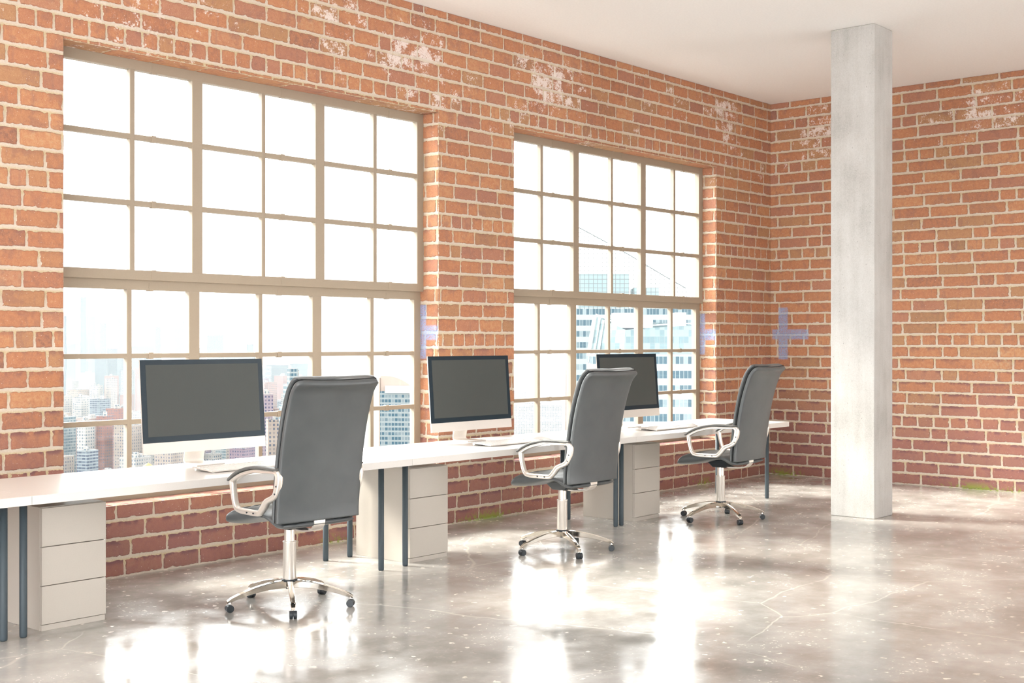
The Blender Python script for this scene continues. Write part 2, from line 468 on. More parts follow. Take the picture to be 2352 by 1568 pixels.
class Bricks:
    """collects bricks as raised, ragged-edged blocks on a flat mortar bed; one mesh per wall"""
    def __init__(self):
        self.v = []; self.f = []; self.c = []
    def flat(self, pts):
        n = len(self.v)
        self.v += pts
        self.f.append(tuple(range(n, n + len(pts))))
        self.c += [(0.5, 0, 0)] * len(pts)
    def brick(self, M3, a0, a1, b0, b1, cut, rnd):
        """M3 maps (a, b, out) to space; cut = which sides (a0,a1,b0,b1) are straight cuts"""
        if a1 - a0 < 0.012 or b1 - b0 < 0.008: return
        step = 0.016
        def edge(p, q, straight, nx, ny):
            L = math.hypot(q[0] - p[0], q[1] - p[1])
            k = max(2, int(L / step))
            out = []
            ph = random.random() * 6
            amp = 0.0 if straight else 0.0022
            for i in range(k):
                t = i / k
                j = amp * (random.uniform(-1, 1) + math.sin(ph + t * L * 38) * 0.7)
                if random.random() < 0.05 and not straight: j -= random.uniform(0.002, 0.008)
                if straight: j = 0
                out.append((p[0] + (q[0] - p[0]) * t + nx * j, p[1] + (q[1] - p[1]) * t + ny * j))
            return out
        r = min(0.007, (a1 - a0) / 4, (b1 - b0) / 4)
        P = []
        c0, c1, c2, c3 = cut
        def corner(cx, cy, s1, s2, sx, sy, order):
            if s1 or s2: return [(cx, cy)]
            return [(cx + sx * r * (1 - u), cy + sy * r * (1 - w)) for u, w in order]
        P += edge((a0 + (0 if c0 or c2 else r), b0), (a1 - (0 if c1 or c2 else r), b0), c2, 0, -1)
        P += [(a1, b0)] if (c1 or c2) else [(a1 - r * 0.3, b0 + r * 0.3)]
        P += edge((a1, b0 + (0 if c1 or c2 else r)), (a1, b1 - (0 if c1 or c3 else r)), c1, 1, 0)
        P += [(a1, b1)] if (c1 or c3) else [(a1 - r * 0.3, b1 - r * 0.3)]
        P += edge((a1 - (0 if c1 or c3 else r), b1), (a0 + (0 if c0 or c3 else r), b1), c3, 0, 1)
        P += [(a0, b1)] if (c0 or c3) else [(a0 + r * 0.3, b1 - r * 0.3)]
        P += edge((a0, b1 - (0 if c0 or c3 else r)), (a0, b0 + (0 if c0 or c2 else r)), c0, -1, 0)
        P += [(a0, b0)] if (c0 or c2) else [(a0 + r * 0.3, b0 + r * 0.3)]
        ca, cb = (a0 + a1) / 2, (b0 + b1) / 2
        ha, hb = (a1 - a0) / 2, (b1 - b0) / 2
        n = len(P)
        base = len(self.v)
        tilt = random.uniform(-0.0012, 0.0012)
        for inset, out, e in ((0, 0.0, 0.0), (0.0035, 0.0045, 0.22), (0.018, 0.0055, 1.0)):
            ka = max(0.2, 1 - inset / ha)
            kb = max(0.2, 1 - inset / hb)
            for x, y in P:
                o = out + (tilt if out else 0)
                self.v.append(M3(ca + (x - ca) * ka, cb + (y - cb) * kb, o))
                self.c.append((rnd, e, 1.0))
        for k in range(2):
            for i in range(n):
                j = (i + 1) % n
                self.f.append((base + k * n + i, base + k * n + j, base + (k + 1) * n + j, base + (k + 1) * n + i))
        self.f.append(tuple(base + 2 * n + i for i in range(n)))
    def field(self, M3, A0, A1, Z0, Z1, stretch, head, holes=(), off=0.0):
        g = 0.0115
        ncourse = int(math.ceil(Z1 / PITCH))
        headers = (5, 12, 20, 28)
        for k in range(ncourse):
            z0, z1 = k * PITCH + g, (k + 1) * PITCH - g
            wob = 0.0
            L = head if k in headers else stretch
            a = A0 - (random.random() * 0.12 + (0.5 if k % 2 else 0) + off) * stretch
            while a < A1:
                w = L * random.uniform(0.93, 1.07)
                if k not in headers and random.random() < 0.06: w = head
                gv = g * (0.62 if stretch < 0.3 else 0.9)
                b0, b1 = a + gv, a + w - gv
                a += w
                rnd = min(1, max(0, random.gauss(0.5, 0.17)))
                dz = random.uniform(-0.0025, 0.0025)
                rects = [(b0, b1, z0 + dz, z1 + dz, [False] * 4)]
                for (h0, h1, y0, y1) in [(-99, A0, -9, 99), (A1, 99, -9, 99), (-99, 99, -9, Z0), (-99, 99, Z1, 99)] + list(holes):
                    nr = []
                    for (p, q, r, s, c) in rects:
                        if q <= h0 or p >= h1 or s <= y0 or r >= y1:
                            nr.append((p, q, r, s, c)); continue
                        if p < h0: nr.append((p, h0, r, s, [c[0], True, c[2], c[3]]))
                        if q > h1: nr.append((h1, q, r, s, [True, c[1], c[2], c[3]]))
                        m0, m1 = max(p, h0), min(q, h1)
                        if r < y0: nr.append((m0, m1, r, y0, [c[0], c[1], c[2], True]))
                        if s > y1: nr.append((m0, m1, y1, s, [c[0], c[1], True, c[3]]))
                    rects = nr
                for (p, q, r, s, c) in rects:
                    self.brick(M3, p, q, r, s, c, rnd)
    def build(self, name):
        o = link(name, self.v, self.f, M['brick'])
        ca = o.data.color_attributes.new('brick', 'FLOAT_COLOR', 'POINT')
        flat = []
        for c in self.c: flat += [c[0], c[1], c[2], 1.0]
        ca.data.foreach_set('color', flat)
        return struct(o)

# window wall: mortar bed with the two openings and their reveals, then the bricks
B = Bricks()
XL = -0.6
xs = [XL, WIN[0][0], WIN[0][1], WIN[1][0], WIN[1][1], XB]
for i in range(5):
    zz = [(0, HC)] if i % 2 == 0 else [(0, WZ0), (WZ1, HC)]
    for z0, z1 in zz:
        B.flat([(xs[i], YA, z0), (xs[i + 1], YA, z0), (xs[i + 1], YA, z1), (xs[i], YA, z1)])
        B.flat([(xs[i + 1], YOUT, z0), (xs[i], YOUT, z0), (xs[i], YOUT, z1), (xs[i + 1], YOUT, z1)])
for x0, x1 in WIN:
    B.flat([(x1, YA, WZ0), (x1, YOUT, WZ0), (x1, YOUT, WZ1), (x1, YA, WZ1)])
    B.flat([(x0, YOUT, WZ0), (x0, YA, WZ0), (x0, YA, WZ1), (x0, YOUT, WZ1)])
    B.flat([(x0, YA, WZ0), (x0, YOUT, WZ0), (x1, YOUT, WZ0), (x1, YA, WZ0)])
    B.flat([(x0, YOUT, WZ1), (x0, YA, WZ1), (x1, YA, WZ1), (x1, YOUT, WZ1)])
holes = [(x0, x1, WZ0, WZ1) for x0, x1 in WIN]
B.field(lambda a, z, o: (a, YA - o, z), XL, XB, 0.0, HC, 0.278, 0.125, holes)
for x0, x1 in WIN:
    B.field(lambda a, z, o: (x1 - o, a, z), YA + 0.001, YA + 0.25, WZ0, WZ1, 0.278, 0.125, off=0.35)
    B.field(lambda a, z, o: (x0 + o, a, z), YA + 0.001, YA + 0.25, WZ0, WZ1, 0.278, 0.125, off=0.1)
    # sill and lintel courses, laid flat
    a = x0
    while a < x1 - 0.02:
        b = min(a + 0.36, x1)
        for (zf, sg) in ((WZ0, 1), (WZ1, -1)):
            B.brick(lambda p, q, o, zf=zf, sg=sg: (p, q, zf + sg * o * 0.6), a + 0.006, b - 0.006, YA + 0.012, YA + 0.25, [False, False, False, True], random.uniform(0.6, 1.0))
        a = b
B.build('wall_back')

B = Bricks()
YR = -1.5
B.flat([(XB, YA, 0), (XB, YR, 0), (XB, YR, HC), (XB, YA, HC)])
B.field(lambda a, z, o: (XB - o, YA - a, z), 0.0, YA - YR, 0.0, HC, 0.381, 0.168, off=0.2)
B.build('wall_right')

mb = MB(); mb.box(-4, XB + 0.3, -7, YOUT, -0.2, 0)
struct(mb.build('floor', M['floor']))
mb = MB(); mb.box(-4, XB + 0.3, -7, YOUT, HC, HC + 0.25)
struct(mb.build('ceiling', M['ceiling']))

mb = MB(); mb.box(-4.2, XB + 0.3, -7.2, -7.0, 0, HC)
struct(mb.build('added_wall_front', M['ceiling']))  # unseen wall behind the camera, added to hold back sky fill
mb = MB(); mb.box(-4.2, -4.0, -7.0, YOUT, 0, 0.25); mb.box(-4.2, -4.0, -7.0, YOUT, 3.7, HC); mb.box(-4.2, -4.0, 6.6, YOUT, 0.25, 3.7); mb.box(-4.2, -4.0, -7.0, -6.4, 0.25, 3.7)
struct(mb.build('fill_opening_wall_left', M['ceiling']))  # unseen side wall; its wide opening is made up to let fill light in

# concrete column
mb = MB(); mb.box(10.08, 10.44, 4.668, 5.068, 0, HC)
col = mb.build('concrete_column', M['concrete'], bevel=0.006)
tag(col, 'square pale concrete column standing from floor to ceiling', 'column')

# ---------------------------------------------------------------- windows
def window(n, x0):
    W_ = 3.30
    root = empty('window_%d' % n, (x0, YA, WZ0))
    root['kind'] = 'structure'
    xo, yo, zo = x0, YA, WZ0
    # relative positions of bars across
    def sash(name, y, z0, z1, zbars, top_h, bot_h):
        mb = MB()
        d = 0.055                       # depth of the profile
        def bar(a0, a1, b0, b1, dd=d, yy=0.0):
            # chamfered bar: front face narrower
            mb.box(a0, a1, y + yy, y + yy + dd, b0, b1)
        e = 0.0
        bar(0.0, 0.076, z0, z1); bar(W_ - 0.075, W_, z0, z1)
        bar(0.07, W_ - 0.07, z1 - top_h, z1, d - 0.001, 0.0005)
        bar(0.07, W_ - 0.07, z0, z0 + bot_h, d - 0.001, 0.0005)
        posts = [(1.055, 1.14), (2.152, 2.24)]
        for a, b in posts: bar(a, b, z0 + 0.01, z1 - 0.01, d - 0.002, 0.001)
        muls = [(0.572, 0.608), (1.651, 1.684), (2.744, 2.78)]
        for a, b in muls: bar(a, b, z0 + 0.01, z1 - 0.01, d - 0.01, 0.003)
        for a, b in zbars: bar(0.06, W_ - 0.06, a, b, d - 0.012, 0.004)
        o = mb.build(name, M['frame'], root, bevel=0.003, seg=2)
        o.location = (0, 0, 0)
        # glazing
        g = MB(); g.box(0.05, W_ - 0.05, y + 0.026, y + 0.030, z0 + 0.03, z1 - 0.03)
        g.build('pane', M['glass'], o)
        # small clips across the bars
        for cx in (0.752, 1.84, 2.925):
            c = MB()
            c.box(cx - 0.017, cx + 0.017, y - 0.002, y + 0.03, z1 - top_h - 0.006, z1 - 0.02)
            for a, b in zbars: c.box(cx - 0.017, cx + 0.017, y - 0.001, y + 0.03, a - 0.005, b + 0.005)
            c.box(cx - 0.017, cx + 0.017, y - 0.002, y + 0.03, z0 + 0.012, z0 + bot_h + 0.005)
            c.build('glazing_clip', M['frame'], o)
    z = lambda v: v - WZ0
    sash('upper_sash', 0.167, z(1.907), z(3.358), [(z(2.831), z(2.866)), (z(2.394), z(2.430))], 0.069, 0.064)
    sash('lower_sash', 0.202, z(0.458), z(1.909), [(z(1.389), z(1.421)), (z(0.953), z(0.987))], 0.066, 0.075)
    return root
window(1, WIN[0][0])
window(2, WIN[1][0])

# ---------------------------------------------------------------- desks
DZ = 0.735
def desk(x0, x1, lx0, lx1, label):
    root = empty('desk', ((x0 + x1) / 2, 6.335, 0), 0, label, 'desk', 'white desks in a row under the windows')
    cx = (x0 + x1) / 2
    mb = MB(); mb.box(x0 - cx + 0.0008, x1 - cx - 0.0008, 5.895 - 6.335, 6.775 - 6.335, DZ - 0.045, DZ)
    mb.build('desktop', M['white'], root, bevel=0.0015)
    for lx in (lx0, lx1):
        for ly in (6.075, 6.625):
            mb = MB()
            mb.lathe([(0.015, 0.0), (0.0185, 0.005), (0.019, 0.014), (0.0192, 0.016), (0.0192, DZ - 0.046)], 24, (lx - cx, ly - 6.335))
            mb.build('leg', M['leg'], root, smooth=True)
    return root
desk(0.55, 3.19, 0.66, 3.135, 'white desk cut off by the left edge of the photo')
desk(3.19, 5.83, 3.240, 5.720, 'white desk in front of the left window, behind the nearest chair')
desk(5.83, 8.357, 5.940, 8.318, 'white desk in front of the brick pier between the windows')
desk(8.357, 10.87, 8.396, 10.765, 'white desk under the right window, ending short of the corner')

# ---------------------------------------------------------------- drawer cabinets
def cabinet():
    root = empty('drawer_cabinet', (0, 0, 0))
    w = 0.37
    mb = MB(); mb.box(0, w, 0.022, 0.54, 0.0, 0.640)
    mb.build('body', M['cab'], root, bevel=0.0015)
    mb = MB(); mb.box(0.002, w - 0.002, 0.008, 0.024, 0.0, 0.030)
    mb.build('plinth', M['cab'], root, bevel=0.001)
    hs = [0.032, 0.2335, 0.4355, 0.6385]
    for a, b in zip(hs, hs[1:]):
        mb = MB(); mb.box(0.001, w - 0.001, 0.0, 0.0215, a + 0.002, b - 0.002)
        mb.build('drawer', M['cab'], root, bevel=0.0015)
    return root
cb = cabinet()
cspots = [(3.365, 'beige three-drawer cabinet at the left edge, nearest to the camera'),
          (6.028, 'beige three-drawer cabinet under the middle desk, beside the first chair'),
          (8.645, 'beige three-drawer cabinet under the last desk, beside the middle chair')]
for i, (x, lab) in enumerate(cspots):
    o = cb if i == 0 else copy_tree(cb)
    o.location = (x, 6.118, 0)
    tag(o, lab, 'cabinet', 'drawer cabinets under the desks')

# ---------------------------------------------------------------- monitors
def monitor():
    root = empty('monitor', (0, 0, 0))
    w, h, chin = 0.905, 0.567, 0.068
    tilt = math.radians(4.2)
    zb = 0.088                                 # underside above the desk
    R = Matrix.Rotation(-tilt, 4, 'X')
    def place(o):
        o.location = (0, -0.042, zb)
        o.rotation_euler = (-tilt, 0, 0)
    # aluminium shell with a bulged back
    secs = []
    for k, (z, bulge) in enumerate([(0, 0.012), (0.02, 0.02), (0.15, 0.045), (0.28, 0.055), (0.42, 0.045), (h - 0.02, 0.02), (h, 0.012)]):
        ring = [(-w / 2, 0, z), (w / 2, 0, z), (w / 2, 0.008, z)]
        for i in range(1, 8):
            t = i / 8
            ring.append((w / 2 - w * t, 0.008 + (bulge - 0.008) * math.sin(PI * t) ** 0.7, z))
        ring.append((-w / 2, 0.008, z))
        secs.append(ring)
    vs, fs = loft(secs)
    o = link('shell', vs, fs, M['alu'], root); place(o)
    mb = MB(); mb.box(-w / 2, w / 2, -0.004, 0.0, chin, h)
    o = mb.build('bezel', M['bezel'], root, bevel=0.001); place(o)
    mb = MB(); mb.box(-w / 2, w / 2, -0.004, 0.0, 0.0, chin)
    o = mb.build('chin', M['alu'], root, bevel=0.001); place(o)
    mb = MB(); mb.box(-w / 2 + 0.036, w / 2 - 0.036, -0.0052, -0.0038, chin + 0.036, h - 0.030)
    o = mb.build('display', M['screen'], root); place(o)
    # bent sheet stand
    prof = catmull([(0.045, 0.24), (0.066, 0.14), (0.092, 0.065), (0.100, 0.024), (0.088, 0.0075), (0.05, 0.0045), (-0.03, 0.004), (-0.085, 0.004)], 34)
    vs, fs = [], []
    hw = 0.074
    secs = []
    for i, (y, z) in enumerate(prof):
        y0, z0 = prof[max(i - 1, 0)]; y1, z1 = prof[min(i + 1, len(prof) - 1)]
        d = Vector((y1 - y0, z1 - z0)).normalized()
        n = Vector((-d.y, d.x)) * 0.0038
        ww = hw if z > 0.02 or y > 0.07 else hw + 0.03 * min(1, (0.09 - y) / 0.05)
        secs.append([(-ww, y + n.x, z + n.y), (ww, y + n.x, z + n.y), (ww, y - n.x, z - n.y), (-ww, y - n.x, z - n.y)])
    vs, fs = loft(secs)
    link('stand', vs, fs, M['alu'], root, bevel=0.001)
    return root
mon = monitor()
mspots = [(4.717, 'monitor with dark grey screen and pale chin, in front of the left window'),
          (7.158, 'monitor with dark grey screen in front of the brick pier'),
          (9.235, 'monitor with dark grey screen partly hidden behind the middle chair')]
for i, (x, lab) in enumerate(mspots):
    o = mon if i == 0 else copy_tree(mon)
    o.location = (x, 6.622, DZ + 0.0002)
    tag(o, lab, 'monitor', 'monitors on the desks')

# ---------------------------------------------------------------- keyboards and mice
def keyboard():
    root = empty('keyboard', (0, 0, 0))
    W_, D_ = 0.60, 0.195
    vs = [(0, 0, 0.003), (W_, 0, 0.003), (W_, D_, 0.018), (0, D_, 0.018), (0, 0, 0.009), (W_, 0, 0.009), (W_, D_, 0.024), (0, D_, 0.024)]
    link('tray', vs, [(0, 3, 2, 1), (4, 5, 6, 7), (0, 1, 5, 4), (1, 2, 6, 5), (2, 3, 7, 6), (3, 0, 4, 7)], M['alu'], root, bevel=0.001)
    mb = MB(); mb.cyl((0.012, D_ - 0.016, 0.0105), (W_ - 0.012, D_ - 0.016, 0.0105), 0.0105)
    mb.cyl((0.02, 0.01, 0.0), (0.02, 0.01, 0.004), 0.005); mb.cyl((W_ - 0.02, 0.01, 0.0), (W_ - 0.02, 0.01, 0.004), 0.005)
    mb.build('foot', M['key'], root)
    mb = MB()
    rows = 6
    kh = (D_ - 0.02) / rows
    sl = 0.015 / D_
    def key(x0, x1, r):
        y0 = 0.008 + r * kh; y1 = y0 + kh - 0.005
        z0, z1 = 0.009 + sl * y0, 0.009 + sl * y1
        t = 0.0028
        a = 0.0025
        vs = [(x0, y0, z0), (x1, y0, z0), (x1, y1, z1), (x0, y1, z1), (x0 + .001, y0 + .001, z0 + t), (x1 - .001, y0 + .001, z0 + t), (x1 - .001, y1 - .001, z1 + t), (x0 + .001, y1 - .001, z1 + t)]
        mb.add(vs, [(0, 3, 2, 1), (4, 5, 6, 7), (0, 1, 5, 4), (1, 2, 6, 5), (2, 3, 7, 6), (3, 0, 4, 7)])
    for r in range(rows):
        x = 0.008
        n = 14
        kw = 0.0272
        if r == 0:
            for wd in (1, 1, 1, 1.25, 5.5, 1.25, 1, 1, 1):
                key(x, x + kw * wd - 0.004, r); x += kw * wd
        else:
            for i in range(n):
                key(x, x + kw - 0.004, r); x += kw
        for bx, k in ((0.400, 3), (0.487, 4)):
            for i in range(k):
                if k == 3 and r == 2: continue
                if k == 3 and r == 1 and i != 1: continue
                key(bx + i * 0.0264, bx + i * 0.0264 + 0.0224, r)
    mb.build('keys', M['key'], root)
    return root
kb = keyboard()
for i, (x, lab) in enumerate([(4.428, 'thin white keyboard on the desk in front of the left monitor'),
                              (6.858, 'thin white keyboard in front of the monitor by the brick pier'),
                              (8.985, 'thin white keyboard in front of the farthest monitor')]):
    o = kb if i == 0 else copy_tree(kb)
    o.location = (x, 6.128, DZ + 0.0005)
    tag(o, lab, 'keyboard', 'white keyboards on the desks')

def mouse():
    root = empty('computer_mouse', (0, 0, 0))
    secs = []
    L, Wd = 0.15, 0.082
    for k in range(11):
        t = k / 10
        y = L * t
        w = Wd / 2 * (math.sin(PI * min(max(t, 0.03), 0.97)) ** 0.28)
        hgt = 0.004 + 0.024 * math.sin(PI * min(1, max(0.0, t * 0.92 + 0.04))) ** 0.8
        secs.append([(w * math.cos(a), y, 0.002 + max(0, math.sin(a)) * hgt) for a in [PI * j / 10 for j in range(11)]] + [(-w * .9, y, 0.0), (w * .9, y, 0.0)])
    vs, fs = loft(secs)
    link('body', vs, fs, M['key'], root, smooth=True)
    return root
ms = mouse()
for i, (x, lab) in enumerate([(5.175, 'white computer mouse beside the left keyboard, mostly hidden by the nearest chair'),
                              (7.62, 'white computer mouse beside the middle keyboard, behind the middle chair'),
                              (9.72, 'white computer mouse to the right of the farthest keyboard')]):
    o = ms if i == 0 else copy_tree(ms)
    o.location = (x, 6.20, DZ + 0.0003)
    tag(o, lab, 'mouse', 'white mice on the desks')

# ---------------------------------------------------------------- office chairs
def ring_section(cx, cz, tang, hw, ht, ex, n=36, bulge_r=0.0):
    """superellipse ring: r axis = local x; thickness along the normal of the profile in the y/z plane"""
    ny, nz = -math.sin(tang), math.cos(tang)      # normal for a tangent (cos, sin)
    out = []
    for i in range(n):
        a = 2 * PI * i / n
        c, s = math.cos(a), math.sin(a)
        u = math.copysign(abs(c) ** (2 / ex), c) * hw
        w = math.copysign(abs(s) ** (2 / ex), s) * ht
        # plan curvature: the middle of the rear sits a little further out
        w -= bulge_r * (1 - (u / max(hw, 1e-4)) ** 2)
        out.append((u, cx + ny * w, cz + nz * w))
    return out

def office_chair():
    root = empty('office_chair', (0, 0, 0))
    # --- five-star base, each leg with its caster
    hub = MB()
    hub.lathe([(0.020, 0.098), (0.020, 0.108), (0.024, 0.110), (0.030, 0.138), (0.044, 0.141), (0.0465, 0.146), (0.0465, 0.151), (0.040, 0.154)], 32)
    ho = hub.build('hub', M['black'], root, smooth=True)
    cylm = MB()
    cylm.lathe([(0.036, 0.150), (0.0375, 0.154), (0.0365, 0.356), (0.0385, 0.362), (0.0385, 0.367), (0.032, 0.369)], 36)
    cylm.lathe([(0.0295, 0.360), (0.0295, 0.462)], 32)
    cylm.build('gas_lift', M['satin'], root, smooth=True).modifiers.new('e', 'EDGE_SPLIT').split_angle = 0.6
    for k in range(5):
        ang = math.radians(18 + 72 * k)
        secs = []
        N = 15
        for i in range(N):
            t = i / (N - 1)
            rho = 0.026 + (0.366 - 0.026) * t
            zt = 0.149 - 0.077 * (rho / 0.36) ** 2
            th = 0.046 - 0.024 * t
            hw = 0.0165 - 0.002 * t + (0.004 if i == 0 else 0)
            if i == N - 1: zt -= 0.006; th -= 0.008; hw -= 0.004
            g = 0.0035 if 2 < i < N - 2 else 0.0
            prof = [(-hw, zt - 0.003), (-hw * 0.86, zt), (-hw * 0.62, zt), (-hw * 0.5, zt - g), (hw * 0.5, zt - g), (hw * 0.62, zt), (hw * 0.86, zt), (hw, zt - 0.003),
                    (hw * 0.8, zt - th + 0.003), (hw * 0.55, zt - th), (-hw * 0.55, zt - th), (-hw * 0.8, zt - th + 0.003)]
            secs.append([(rho, a, b) for a, b in prof])
        vs, fs = loft(secs)
        lg = link('base_leg', vs, fs, M['chrome'], root, smooth=True)
        lg.modifiers.new('e', 'EDGE_SPLIT').split_angle = 0.7
        lg.rotation_euler = (0, 0, ang)
        mb = MB()
        mb.cyl((0.352, 0, 0.062), (0.352, 0, 0.046), 0.0105)
        mb.build('leg_socket', M['chrome'], lg, smooth=False)
        mb = MB()
        mb.cyl((0.352, 0, 0.047), (0.352, 0, 0.032), 0.004)
        mb.box(0.338, 0.366, -0.004, 0.004, 0.014, 0.041)
        for sy in (-1, 1):
            mb.cyl((0.352, sy * 0.0012, 0.0215), (0.352, sy * 0.0205, 0.0215), 0.0215, n=28)
        cs = mb.build('caster', M['black'], lg, bevel=0.002)
    # --- mechanism and rear bracket
    mb = MB()
    vs = [(-0.06, -0.075, 0.440), (0.06, -0.075, 0.440), (0.06, 0.045, 0.440), (-0.06, 0.045, 0.440),
          (-0.10, -0.15, 0.515), (0.10, -0.15, 0.515), (0.10, 0.09, 0.500), (-0.10, 0.09, 0.500)]
    mb.add(vs, [(0, 3, 2, 1), (4, 5, 6, 7), (0, 1, 5, 4), (1, 2, 6, 5), (2, 3, 7, 6), (3, 0, 4, 7)])
    mb.build('tilt_mechanism', M['black'], root, bevel=0.008, seg=3)
    prof = catmull([(0.0, 0.449), (-0.12, 0.445), (-0.195, 0.448), (-0.245, 0.458), (-0.272, 0.480), (-0.281, 0.500), (-0.281, 0.522)], 24)
    secs = []
    for i, (y, z) in enumerate(prof):
        y0, z0 = prof[max(i - 1, 0)]; y1, z1 = prof[min(i + 1, len(prof) - 1)]
        d = Vector((y1 - y0, z1 - z0)).normalized()
        n = Vector((-d.y, d.x)) * 0.005
        hw = 0.038
        secs.append([(-hw, y + n.x, z + n.y), (hw, y + n.x, z + n.y), (hw, y - n.x, z - n.y), (-hw, y - n.x, z - n.y)])
    # stop the bracket inside the back panel
    vs, fs = loft(secs)
    link('bracket', vs, fs, M['satin'], root, bevel=0.002)
    # --- seat
    st = [(0.286, 0.492, 0.466), (0.283, 0.502, 0.462), (0.270, 0.524, 0.459), (0.245, 0.545, 0.459), (0.205, 0.560, 0.461), (0.150, 0.570, 0.467),
          (0.09, 0.573, 0.479), (0.02, 0.572, 0.497), (-0.05, 0.570, 0.514), (-0.11, 0.567, 0.520), (-0.155, 0.560, 0.510),
          (-0.19, 0.548, 0.488), (-0.225, 0.530, 0.478), (-0.262, 0.516, 0.480), (-0.285, 0.508, 0.492)]
    fine = catmull(st, 46)
    secs = []
    for idx, (y, zt, zb) in enumerate(fine):
        ring = []
        e = idx / 45
        hw = 0.258
        if y > 0.24: hw *= 1 - 0.10 * ((y - 0.24) / 0.046) ** 2
        if y < -0.15: hw *= 1 - 0.07 * ((-0.15 - y) / 0.135)
        cz, ht = (zt + zb) / 2, (zt - zb) / 2
        n = 44
        for i in range(n):
            a = 2 * PI * i / n
            c, s = math.cos(a), math.sin(a)
            u = math.copysign(abs(c) ** 0.45, c) * hw
            v = math.copysign(abs(s) ** 0.75, s) * ht
            if s > 0:        # stitched channels across the cushion
                q = 0
                for gx in (-0.155, -0.052, 0.052, 0.155):
                    q += math.exp(-((u - gx) / 0.009) ** 2)
                for gy in (0.13, 0.0, -0.12):
                    q += math.exp(-((y - gy) / 0.009) ** 2) if abs(u) < 0.2 else 0
                v -= 0.009 * min(q, 1.1) * s
            ring.append((u, y, cz + v))
        secs.append(ring)
    vs, fs = loft(secs)
    link('seat', vs, fs, M['leather'], root, smooth=True)
    # --- back: rear panel, seam, front cushion, all following one leaning profile
    rear = [(-0.2885, 0.516), (-0.289, 0.575), (-0.300, 0.675), (-0.312, 0.77), (-0.326, 0.865), (-0.347, 0.975), (-0.368, 1.06), (-0.390, 1.13),
            (-0.418, 1.205), (-0.447, 1.246), (-0.480, 1.272)]
    P = catmull(rear, 48)
    def slab(off, thick, w0, ex, start, end, round_top, bulge, top_extra=0.0, bottom_round=0.0):
        secs = []
        K = [i for i in range(start, end)]
        for j, i in enumerate(K):
            y, z = P[i]
            y0, z0 = P[max(i - 1, 0)]; y1, z1 = P[min(i + 1, len(P) - 1)]
            tg = math.atan2(z1 - z0, y1 - y0)
            ny, nz = math.sin(tg), -math.cos(tg)        # towards the front
            if ny < 0: ny, nz = -ny, -nz
            w = w0
            # distance to the top along the profile
            dt = sum(math.hypot(P[q + 1][0] - P[q][0], P[q + 1][1] - P[q][1]) for q in range(i, K[-1])) if K[-1] > i else 0
            db = sum(math.hypot(P[q + 1][0] - P[q][0], P[q + 1][1] - P[q][1]) for q in range(K[0], i)) if i > K[0] else 0
            if dt < round_top:
                k = 1 - dt / round_top
                w -= round_top * 0.85 * (1 - math.sqrt(max(0, 1 - k * k)))
            tt = thick(z)
            th = tt
            if dt < 0.012: th = tt * (0.75 + 0.25 * dt / 0.012)
            if bottom_round and db < bottom_round:
                k = 1 - db / bottom_round
                th *= 0.4 + 0.6 * math.sqrt(max(0, 1 - k * k))
            o = off(z) + tt / 2
            cy, cz = y + ny * o, z + nz * o
            secs.append(ring_section(cy, cz, tg, w, th / 2, ex, 48, -bulge))
        vs, fs = loft(secs)
        return vs, fs
    shell_t = lambda z: 0.036
    vs, fs = slab(lambda z: 0.0, shell_t, 0.277, 7, 0, 48, 0.034, 0.010)
    link('back_panel', vs, fs, M['leather'], root, smooth=True)
    vs, fs = slab(lambda z: 0.0345, lambda z: 0.0035, 0.2765, 8, 1, 48, 0.034, 0.010)
    link('piping', vs, fs, M['seam'], root, smooth=True)
    cush = lambda z: interp([(0.52, 0.036), (0.7, 0.042), (1.0, 0.046), (1.15, 0.05), (1.24, 0.045), (1.28, 0.040)], z)
    vs, fs = slab(lambda z: 0.0365, cush, 0.2765, 3.4, 0, 48, 0.045, 0.008, bottom_round=0.03)
    # channels over the head roll
    v2 = []
    for (x, y, z) in vs:
        q = sum(math.exp(-((x - gx) / 0.006) ** 2) for gx in (-0.115, 0.0, 0.115))
        if z > 1.15: y += 0.003 * q; z -= 0.002 * q
        z = min(z, 1.286 + 0.5 * (min(y, -0.41) + 0.474))
        v2.append((x, y, z))
    link('back_cushion', v2, fs, M['leather'], root, smooth=True)
    # --- arms
    outer = [(0.172, 0.720), (0.160, 0.655), (0.130, 0.570), (0.083, 0.546), (0.0, 0.543), (-0.085, 0.543), (-0.122, 0.549), (-0.163, 0.583), (-0.197, 0.619),
             (-0.268, 0.651), (-0.300, 0.706), (-0.312, 0.768), (-0.296, 0.803), (-0.262, 0.806), (-0.18, 0.802), (-0.07, 0.800), (0.05, 0.775), (0.12, 0.748), (0.160, 0.728)]
    inner = [(0.136, 0.705), (0.131, 0.656), (0.115, 0.600), (0.090, 0.575), (0.0, 0.573), (-0.07, 0.573), (-0.107, 0.577), (-0.137, 0.608), (-0.170, 0.643),
             (-0.240, 0.674), (-0.262, 0.715), (-0.270, 0.765), (-0.262, 0.783), (-0.235, 0.786), (-0.15, 0.782), (-0.06, 0.778), (0.045, 0.755), (0.10, 0.733), (0.130, 0.715)]
    def closed(Pt, n):
        m = len(Pt)
        out = []
        for k in range(n):
            t = k / n * m
            i = int(t); t -= i
            p0, p1, p2, p3 = Pt[(i - 1) % m], Pt[i % m], Pt[(i + 1) % m], Pt[(i + 2) % m]
            out.append(tuple(0.5 * (2 * b + (c - a) * t + (2 * a - 5 * b + 4 * c - d) * t * t + (3 * b - a - 3 * c + d) * t ** 3) for a, b, c, d in zip(p0, p1, p2, p3)))
        return out
    O = closed(outer, 76); I = closed(inner, 76)
